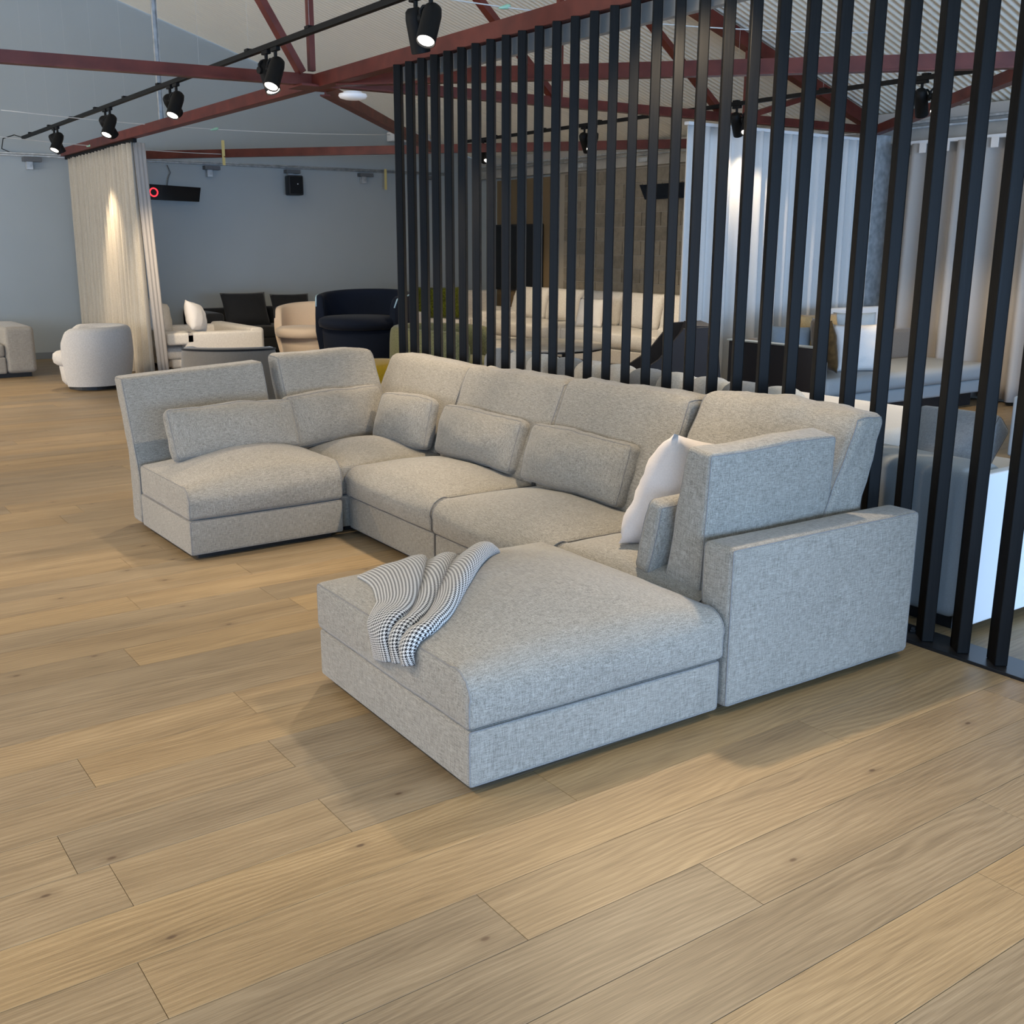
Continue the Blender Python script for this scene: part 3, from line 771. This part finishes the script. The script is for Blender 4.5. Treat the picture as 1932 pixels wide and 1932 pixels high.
c3 = catenary((.9, 7.6, 3.62), (6.9, 5.2, 3.05), .22); string(c3, [c3[8]], 'thin festoon cord crossing under the roof above the slat screen')

# wall rail with brackets and conduits on the far wall
rl = empty('wall_rail', (0, FY, 0), 0, 'thin steel conduit rail on brackets along the grey far wall', 'rail')
b = MB(); b.tube([(1.0, -.06, 2.70), (9.9, -.06, 2.72)], .014, 8); b.build('conduit', GALV, rl, True)
b = MB(); b.tube([(1.0, -.10, 2.725), (9.9, -.10, 2.74)], .010, 8); b.build('conduit', GALV, rl, True)
for x in (3.36, 5.83, 7.10, 8.36, 9.5):
    b = MB(); b.box((-.10, -.12, 2.63), (.13, -.005, 2.685), .003); g = b.build('bracket', mat('bracket_grey', (.12, .125, .13), .6) if x < 3.4 else bpy.data.materials['bracket_grey'], rl); g.location = (x, 0, 0)
    b = MB(); b.box((-.06, -.09, 2.53), (.02, -.01, 2.63), .003); g = b.build('clamp', GALV, rl); g.location = (x, 0, 0)
for x, z0, lab in ((5.5, 2.60, 'yellow strap hanging from the red brace left of the speaker'), (8.70, 2.44, 'yellow strap hanging beside the first slat')):
    yy = 16.0 - (x-4.35)*(16-9.15)/(9.9-4.35) if x < 6 else 15.93
    tag(MB().box((x-.02, yy-.07, z0), (x+.02, yy-.064, z0+.32)).build('yellow_strap', STRAP), lab, 'strap')
# black wall heater with the red ring
hp = empty('wall_panel_heater', (5.22, FY-.10, 2.27), 0, 'black slanted wall panel with a glowing red ring beside the left curtain', 'heater')
b = MB(); b.prism([(-.46, .13), (.42, .10), (.385, -.10), (-.46, -.085)], -.03, .03); b.build('front_panel', SCREEN, hp)
b = MB(); b.box((-.25, .03, -.05), (.2, .098, .05)); b.build('mount', TRACKM, hp)
ring = [(-.27+.055*math.cos(a), -.033, .015+.055*math.sin(a)) for a in [2*math.pi*i/28 for i in range(28)]]
MB().tube(ring, .0085, 6, closed=True).build('red_ring', REDGLOW, hp, True)
b = MB(); b.tube([(-.05, .05, .09), (-.02, .06, .22), (.02, .06, .30), (-.02, .06, .40)], .008, 6); b.build('power_lead', mat('grey_cable', (.16, .17, .18), .6), hp, True)
# speaker
sp_ = empty('wall_speaker', (7.10, FY-.16, 2.45), R(-8), 'black loudspeaker on the grey far wall under the rail', 'speaker')
MB().box((-.115, -.10, -.145), (.115, .12, .145), .02).build('cabinet', mat('speaker_black', (.012, .012, .013), .6), sp_, auto=40)
MB().box((-.095, -.106, -.125), (.095, -.098, .125), .004).build('grille', TRACKM, sp_)
MB().box((.015, -.110, .01), (.03, -.105, .025)).build('logo_badge', WHITE_P, sp_)
MB().box((-.03, .10, .10), (.03, .16, .2)).build('mount', GALV, sp_)
ub = empty('wall_unit', (9.0, FY-.13, 3.26), 0, 'white wall mounted box high on the far wall beside the first slats', 'wall unit')
MB().box((-.2, -.09, -.07), (.5, .12, .08), .02).build('casing', WHITE_P, ub, auto=40); MB().box((-.15, -.095, -.05), (.45, -.085, -.03)).build('vent', GREYP, ub)
ex = empty('exit_sign', (7.25, 9.9, 3.64), R(-35), 'small green exit sign seen through the slats under the roof', 'sign')
MB().box((-.05, -.012, -.04), (.05, .012, .04), .004).build('casing', WHITE_P, ex); MB().box((-.04, -.016, -.03), (.04, -.011, .03)).build('face', EXITG, ex)
MB().tube([(0, 0, .05), (0, 0, roof_z(7.25)-3.64)], .002, 4).build('suspension_wire', WIRE, ex)

# ------------------------------------------------------------------ curtains
def curtain(name, p0, p1, z0, z1, m, label, group=None, **kw):
    vs, fs = curtain_mesh(p0, p1, z0, z1, **kw)
    t_ = empty(name, (0, 0, 0), 0, label, 'curtain', group)
    o = MB().add(vs, fs).build('drape', m, t_, True); solidify(o, .004)
    return t_
cl = curtain('curtain', (3.82, 15.85), (3.80, 12.80), .05, 2.68, CURT_N, 'natural linen curtain hanging under the red beam at the far left', pitch=.155, amp=.055, seed=2, flare=(0, .12))
vs, fs = curtain_mesh((3.80, 12.80), (3.945, 12.84), .05, 2.68, .05, .006, 5, q=.008); o = MB().add(vs, fs).build('edge_return', CURT_D, cl, True); solidify(o, .004)
for v in o.data.vertices:
    h = 1-(v.co.z/2.7); v.co.y -= .13*max(0, h)**1.3; v.co.x += .05*max(0, h)
MB().box((3.79, 12.75, 2.675), (3.83, 15.9, 2.715)).build('header_track', TRACKM, cl)
cw = curtain('curtain', (7.62, 7.86), (10.40, 7.86), .04, 2.70, CURT_W, 'white linen curtain hanging under the truss behind the slats', pitch=.15, amp=.05, seed=8)
MB().box((7.6, 7.83, 2.695), (10.45, 7.89, 2.725)).build('header_track', WHITE_P, cw)
cr_ = curtain('curtain', (10.40, 7.45), (10.40, 1.2), .04, 2.63, CURT_D, 'taupe linen curtain along the right hand wall under the concrete lintel', pitch=.27, amp=.085, seed=11)
MB().box((10.37, 1.2, 2.625), (10.43, 7.5, 2.66)).build('header_track', WHITE_P, cr_)
b = MB(); y = 7.4
i = 0
while y > 1.4: b.box((10.32, y-.04, 2.53), (10.326, y+.04, 2.63)); y -= .27
tag(b.build('header_tape', WHITE_F, cr_), kind='stuff')

# ------------------------------------------------------------------ background seating
def tub(name, loc, rz, r0, hb, hf, seat_h, m, label, open_deg=120, th=.13, z0=.06, piping=None, barrel=.04, cush=None, front_r=30, group=None, base_r=.7, seat_out=.06, cat='armchair'):
    t_ = empty(name, loc, rz, label, cat, group)
    NA = 48; a0 = R(-90 + open_deg/2); a1 = R(270 - open_deg/2)
    vs = []; fs = []; ring_top = []
    for i in range(NA+1):
        s = i/NA; a = a0+(a1-a0)*s
        h = hf + (hb-hf)*(math.sin(math.pi*s)**.8 if 0 < s < 1 else 0)
        e = min(s, 1-s)*(a1-a0)*r0     # distance from the front edge
        rr_ = .12
        if e < rr_: h -= (rr_ - math.sqrt(max(0, rr_**2-(rr_-e)**2)))*.9
        t2 = th/2; L = []
        def ro(z):
            q = (z-z0)/(hb-z0); return r0*(.90+.10*min(1, q*2.2)) + barrel*math.sin(math.pi*min(1, max(0, q)))*.5
        zs = [z0, z0+.03, z0+(h-z0)*.25, z0+(h-z0)*.5, z0+(h-z0)*.75, h-t2]
        for z in zs: L.append((ro(z), z))
        rc = ro(h-t2)
        for k in range(1, 6):
            c = math.pi*k/6; L.append((rc - t2 + t2*math.cos(c), h-t2+t2*math.sin(c)))
        for z in reversed(zs): L.append((ro(h-t2) - th - .01*(1-z/h), z))
        n = len(L)
        for r_, z in L: vs.append((r_*math.cos(a), r_*math.sin(a), z))
        ring_top.append((L[6][0]*math.cos(a), L[6][0]*math.sin(a), L[6][1]+.004))
    for i in range(NA):
        for k in range(n):
            fs.append((i*n+k, (i+1)*n+k, (i+1)*n+(k+1) % n, i*n+(k+1) % n))
    fs.append(tuple(range(n))); fs.append(tuple(NA*n+k for k in range(n-1, -1, -1)))
    MB().add(vs, fs).build('shell', m, t_, auto=50)
    rs = r0-th*.6
    MB().lathe([(rs*.86, z0), (rs*.95, z0+.04), (rs, seat_h-.16), (rs*.98, seat_h-.15)], 36).build('seat_base', m, t_, True)
    rc = r0-th-.005; f = seat_out
    vs = []
    M = Matrix.Translation((0, -f, 0))
    MB().lathe([(rc*.9, seat_h-.145), (rc*1.02, seat_h-.12), (rc*1.05, seat_h-.07), (rc*1.02, seat_h-.025), (rc*.9, seat_h), (rc*.5, seat_h+.012), (.02, seat_h+.015)], 36, M).build('seat_cushion', cush or m, t_, True)
    MB().lathe([(r0*base_r, 0), (r0*base_r, z0+.01)], 32).build('plinth', BLACKP, t_)
    if piping: MB().tube(ring_top, .010, 6).build('piping', piping, t_, True)
    return t_
tub('swivel_chair', (3.06, 12.45, 0), R(-110), .43, .69, .675, .41, BOUCLE_W, 'pale grey swivel tub chair standing in front of the natural curtain', 105, .14, .05, base_r=.62, seat_out=.11, barrel=.03)
tub('tub_chair', (3.45, 9.25, 0), R(148), .40, .70, .66, .42, TAUPE_V, 'taupe velvet tub chair with black piping, seen from behind', 110, .10, .06, piping=BLACK_F)
tub('tub_chair', (6.46, 14.05, 0), R(-52), .49, .78, .70, .46, BEIGE_V, 'beige velvet tub chair with dark piping beside the navy chair', 120, .10, .06, piping=BLACK_F, seat_out=.2)
tub('tub_chair', (6.42, 12.35, 0), R(-50), .60, 1.01, .94, .69, NAVY_V, 'large dark navy velvet tub chair with pale piping left of the slats', 120, .10, .06, piping=mat('blue_piping', (.25, .38, .48), .7), seat_out=.16)
tub('tub_chair', (6.05, 9.75, 0), R(40), .60, .74, .70, .40, OLIVE, 'olive boucle tub chair partly hidden by the first slats', 100, .14, .05)
yl = empty('yellow_pouf', (4.95, 9.25, 0), R(10), 'yellow wool pouf behind the sofa corner', 'pouf')
puff_obj('cushion', YELLOW, yl, (0, 0, .05), (.66, .66, .40), r=.09, crown={'z+': .03, 'y-': .02, 'x-': .02}, n=(10, 10, 6)); MB().box((-.25, -.25, 0), (.25, .25, .06)).build('plinth', BLACKP, yl)

def bsofa(name, loc, rz, L, D, m, label, seat_h=.42, back_h=.72, arm_h=.58, arm_w=.2, nseat=2, back_t=.22, left_arm=True, right_arm=True, base_h=.2, z0=.05, leg=True, back=True, cat='sofa', bm=None):
    """front faces local -y; origin at the centre of its footprint"""
    t_ = empty(name, loc, rz, label, cat)
    MB().box((-L/2+.06, -D/2+.06, 0), (L/2-.06, D/2-.06, z0+.01)).build('plinth', BLACKP, t_)
    xl = -L/2+(arm_w if left_arm else 0); xr = L/2-(arm_w if right_arm else 0)
    puff_obj('base', m, t_, ((xl+xr)/2, 0, z0), (xr-xl, D, base_h), r=.025, n=(10, 8, 3))
    w_ = (xr-xl)/nseat
    for i in range(nseat):
        puff_obj('seat_cushion', m, t_, (xl+w_*(i+.5), -back_t/2*.9, z0+base_h), (w_-.01, D-back_t*.9, seat_h-z0-base_h), r=.035, crown={'z+': .03, 'y-': .02}, n=(10, 10, 4), seed=i)
    if left_arm: puff_obj('arm', m, t_, (-L/2+arm_w/2, 0, z0), (arm_w, D, arm_h-z0), r=.05, crown={'z+': .01}, n=(5, 10, 6))
    if right_arm: puff_obj('arm', m, t_, (L/2-arm_w/2, 0, z0), (arm_w, D, arm_h-z0), r=.05, crown={'z+': .01}, n=(5, 10, 6))
    if back: puff_obj('backrest', bm or m, t_, (0, D/2-back_t/2, z0), (L, back_t, back_h-z0), r=.05, crown={'z+': .01}, n=(14, 4, 6))
    return t_
# slouchy sofa cut by the left edge: only its right end shows
s_ = bsofa('slouchy_sofa', (1.62, 14.45, 0), R(0), 2.3, 1.15, SLOUCH, 'stone linen slouchy low sofa cut off by the left edge', .40, .60, .60, .34, 1, .42, left_arm=True, right_arm=True)
# white open arm sofa seen from its side, facing left
ws = empty('white_sofa', (4.27, 13.2, 0), 0, 'white linen sofa with open boxy arms seen from its side behind the curtain', 'sofa')
MB().box((.1, .1, 0), (1.05, 1.4, .06)).build('plinth', BLACKP, ws)
puff_obj('side_panel', CREAM_F, ws, (.62, .09, .05), (1.02, .18, .45), r=.035, n=(12, 4, 8))
puff_obj('arm_top', CREAM_F, ws, (.06, .20, .35), (.36, .40, .15), r=.035, n=(8, 8, 4))
puff_obj('side_panel', CREAM_F, ws, (.55, 1.40, .05), (1.16, .18, .45), r=.035, n=(12, 4, 8))
puff_obj('base', CREAM_F, ws, (.52, .75, .05), (1.1, 1.2, .11), r=.03, n=(8, 8, 3))
puff_obj('seat_cushion', CREAM_F, ws, (.42, .75, .16), (1.0, 1.15, .15), r=.05, crown={'z+': .03}, n=(10, 10, 4))
puff_obj('backrest', CREAM_F, ws, (1.05, .75, .05), (.2, 1.48, .48), r=.05, n=(5, 12, 6))
pillow('scatter_pillow', WHITE_F, (4.62, 13.40, .49), (.42, .38, .20), R(50), R(-14), 'tall white pillow standing on the arm of the white side-on sofa', seed=11, roll=R(12))
pillow('scatter_pillow', CREAM_F, (4.30, 13.95, .46), (.50, .42, .20), R(35), R(-18), 'cream pillow in front, on the white sofa beside the curtain edge', seed=12, roll=R(12))
pillow('scatter_pillow', CREAM_F, (4.30, 14.3, .46), (.52, .44, .20), R(25), R(-20), 'cream pillow mostly hidden behind the curtain edge on the white sofa', seed=13)
# black sofa on the far wall
bs = bsofa('black_sofa', (6.70, 15.38, 0), 0, 2.9, 1.05, BLACK_F, 'low charcoal sofa against the grey far wall', .40, .64, .62, .26, 2, .26)
pillow('scatter_pillow', BLACK_F, (5.92, 15.0, .42), (.70, .50, .20), R(4), R(-20), 'large charcoal pillow on the left of the black sofa', seed=15)
pillow('scatter_pillow', BLACK_F, (6.66, 15.1, .42), (.60, .46, .20), R(-4), R(-20), 'charcoal pillow on the right of the black sofa', seed=16)

# ---- seen through the slats
# white sectional by the block wall
wl = bsofa('white_sectional', (9.85, 11.9, 0), R(-90), 4.4, 1.25, CREAM_F, 'large cream sectional along the concrete block wall', .46, .60, .58, .24, 4, .28)
for i in range(5):
    pillow('back_cushion', CREAM_F, (9.93, 10.2+.86*i, .47), (.86, .50, .26), R(-90)+R(3*(-1)**i), R(-17), ['cream back cushion nearest the white curtain on the sectional', 'second cream back cushion from the white curtain on the sectional', 'third cream back cushion from the white curtain on the sectional',
           'fourth cream back cushion from the white curtain on the sectional', 'cream back cushion in front of the black screen on the sectional'][i], 'cushion', 'back cushions on the cream sectional', seed=20+i, ear=.02)
pillow('scatter_pillow', WHITE_F, (9.45, 11.55, .48), (.48, .40, .16), R(-80), R(-16), 'small cream pillow lying against the sectional back cushions', seed=31)
wl2 = bsofa('white_sofa', (9.3, 14.8, 0), 0, 2.1, 1.1, CREAM_F, 'cream sofa section at the far end of the sectional', .46, .84, .58, .2, 2, .26)
pillow('scatter_pillow', GREEN_F, (8.75, 14.35, .46), (.70, .50, .24), R(-25), R(-14), 'moss green shaggy pillow glimpsed between the slats', seed=33)
tb = empty('coffee_table', (7.85, 10.6, 0), 0, 'low round stone coffee table in front of the cream sectional', 'table')
MB().lathe([(.86, .365), (.87, .372), (.87, .385), (.85, .395)], 48).build('table_top', plain_fabric('pale_stone', (.72, .68, .62), .08, 4, 0, 0, .25), tb, auto=40)
MB().lathe([(.84, .345), (.84, .365)], 48).build('rim', BLACKP, tb)
for a in (.4, 2.5, 4.6): MB().tube([(.7*math.cos(a), .7*math.sin(a), 0), (.7*math.cos(a), .7*math.sin(a), .35)], .018, 8).build('leg', BLACKP, tb)
bw = empty('pale_pouf', (6.35, 8.55, 0), 0, 'small pale blue pouf glimpsed under the coffee table edge', 'pouf')
MB().lathe([(.20, 0), (.26, .06), (.29, .2), (.27, .36), (.18, .46), (.03, .49)], 28).build('body', PALEBLUE, bw, True)
# anthracite lounge chair with a swept side
lc = empty('lounge_chair', (6.55, 7.05, 0), R(-35), 'anthracite lounge chair with a swept high side in front of the white curtain', 'armchair')
prof = [(-.62, .30), (-.60, .42), (-.25, .46), (-.02, .62), (.18, .88), (.46, .90), (.52, .40), (.40, .10), (-.5, .10)]
M = Matrix.Identity(4)
for y0 in (-.40, .34): MB().prism(prof, y0, y0+.06).build('side', ANTH, lc)
puff_obj('seat_cushion', ANTH, lc, (-.12, 0, .18), (.9, .66, .22), r=.05, crown={'z+': .02}, n=(8, 8, 4))
MB().prism([(.10, .40), (.30, .90), (.46, .90), (.34, .12)], -.34, .34).build('backrest', ANTH, lc)
for x in (-.4, .35):
    for y in (-.35, .35): MB().tube([(x, y, 0), (x, y, .11)], .015, 8).build('leg', BLACKP, lc)
# white sofa with a rolled channel back, right behind the slats
cs2 = empty('channel_back_sofa', (4.72, 0, 0), 0, 'white sofa with a rolled channel back just behind the slats', 'sofa')
MB().box((.06, 3.85, 0), (1.0, 6.95, .33)).build('plinth', BROWNGREY, cs2)
y = 3.98
for i in range(11):
    puff_obj('back_roll', GREY_F if i % 3 == 1 else CREAM_F, cs2, (.11, y+.14, .30), (.24, .285, .47), r=.10, n=(4, 4, 6)); y += .285
for z_, c in ((.32, 0), (.465, .015)):
    puff_obj('seat_slab', WHITE_F, cs2, (.56, 5.0, z_), (1.10, 3.1, .135), r=.06, crown={'z+': c}, n=(10, 14, 4))
# near sofa whose white end panel catches the daylight
ns = empty('white_end_sofa', (3.90, 2.33, 0), 0, 'large pale sofa behind the nearest slats with a white end panel', 'sofa')
MB().box((.05, .05, 0), (1.5, 1.1, .06)).build('plinth', BLACKP, ns)
puff_obj('backrest', LEATHER_G, ns, (.14, .62, .05), (.28, 1.20, .635), r=.05, crown={'z+': .01}, n=(6, 10, 6))
puff_obj('end_panel', WHITE_P, ns, (.68, -.02, .045), (1.36, .06, .635), r=.012, n=(8, 3, 6))
puff_obj('seat_cushion', LEATHER_G, ns, (.95, .58, .12), (1.3, .98, .33), r=.05, crown={'z+': .02}, n=(8, 8, 4))
puff_obj('end_cushion', WHITE_P, ns, (1.02, .07, .68), (1.1, .13, .26), r=.012, n=(8, 3, 5))
loose('back_cushion', (4.22, 2.74, .50), (.40, .13, .40), R(90), R(40), 'grey blue cushion leaning on the near sofa behind the slats', 'cushion', m=GREY_F, seed=51, seams=('x-', 'x+'))
# long grey sofa under the right hand curtain
gs = empty('grey_sofa', (7.60, 6.05, 0), 0, 'long grey leather sofa with a dark side panel seen through the right hand slats', 'sofa')
MB().box((.1, .1, 0), (2.5, .9, .14)).build('plinth', BLACKP, gs)
puff_obj('base', LEATHER_G, gs, (1.32, .50, .14), (2.6, 1.0, .13), r=.03, n=(14, 8, 3))
puff_obj('seat_cushion', LEATHER_G, gs, (1.32, .40, .27), (2.57, .86, .16), r=.05, crown={'z+': .02, 'y-': .02}, n=(18, 8, 4))
puff_obj('backrest', BROWNGREY, gs, (1.36, .95, .14), (2.5, .14, .58), r=.04, n=(16, 3, 6))
MB().box((-.06, 0, .10), (0, 1.06, .70), .01).build('side_panel', ANTH, gs)
MB().box((-.075, -.01, .70), (.03, 1.07, .714), .002).build('side_panel_trim', mat('brushed_trim', (.6, .64, .62), .3, .6), gs)
puff_obj('arm', LEATHER_G, gs, (.05, .42, .27), (.07, .84, .33), r=.03, n=(3, 8, 5))
pillow('scatter_pillow', BLUEGREY_F, (7.92, 6.72, .45), (.40, .40, .16), R(-60), R(-16), 'blue grey pillow at the arm end of the grey sofa', seed=60)
pillow('scatter_pillow', BROWN_V, (8.08, 6.38, .45), (.46, .48, .16), R(-118), R(10), 'dark brown velvet pillow on the grey sofa', seed=61)
pillow('scatter_pillow', GOLD_V, (8.42, 6.70, .45), (.50, .50, .16), R(-8), R(-14), 'tan satin pillow behind the white one on the grey sofa', seed=62)
pillow('scatter_pillow', WHITE_F, (8.36, 6.22, .44), (.50, .44, .18), R(-22), R(-14), 'white creased pillow on the grey sofa', seed=63, wr=.025)
pillow('scatter_pillow', BLUEGREY_F, (8.86, 6.66, .45), (.44, .50, .16), R(-30), R(-12), 'blue grey pillow to the right of the white one on the grey sofa', seed=64)
hr = empty('white_headrest_chair', (9.72, 7.28, 0), 0, 'white high backed chair behind the grey sofa pillows', 'chair')
puff_obj('backrest', WHITE_P, hr, (0, .06, .38), (1.05, .10, .56), r=.03, n=(10, 3, 6)); puff_obj('seat', WHITE_P, hr, (0, .2, .30), (1.0, .3, .1), r=.03, n=(8, 4, 3))
for x in (-.42, .42): MB().tube([(x, .2, 0), (x, .2, .31)], .016, 8).build('leg', BLACKM, hr)
# things on the block wall
pn = empty('timber_wall_panel', (XR-.02, 0, 0), 0, 'brown timber panel on the block wall behind the black screen', 'wall panel')
MB().box((-.05, 13.85, .05), (0, 15.35, 2.62), .004).build('panel', TIMBER_P, pn)
tv = empty('black_screen', (XR-.10, 14.68, .85), 0, 'large black screen in front of the brown panel', 'screen')
MB().box((-.03, -.66, 0), (.02, .66, 1.06), .006).build('case', BLACKM, tv); MB().box((-.034, -.63, .03), (-.03, .63, 1.03)).build('display', SCREEN, tv)
h2 = empty('wall_panel_heater', (XR-.12, 11.2, 2.30), R(-90), 'black slanted wall panel on the concrete blocks', 'heater')
MB().prism([(-.50, .10), (.55, .10), (.55, -.10), (-.38, -.10)], -.03, .03).build('front_panel', SCREEN, h2); MB().box((-.2, .03, -.05), (.2, .12, .05)).build('mount', TRACKM, h2)
rr = empty('wall_rail', (XR-.14, 0, 0), 0, 'thin conduit rail with grey brackets along the concrete lintel', 'rail')
MB().tube([(-.03, 4, 2.80), (-.03, 15.6, 2.80)], .012, 8).build('conduit', GALV, rr, True)
for y in (5.9, 10.2, 11.6, 13.0): MB().box((-.06, y-.09, 2.70), (.03, y+.09, 2.76), .004).build('bracket', GALV, rr)
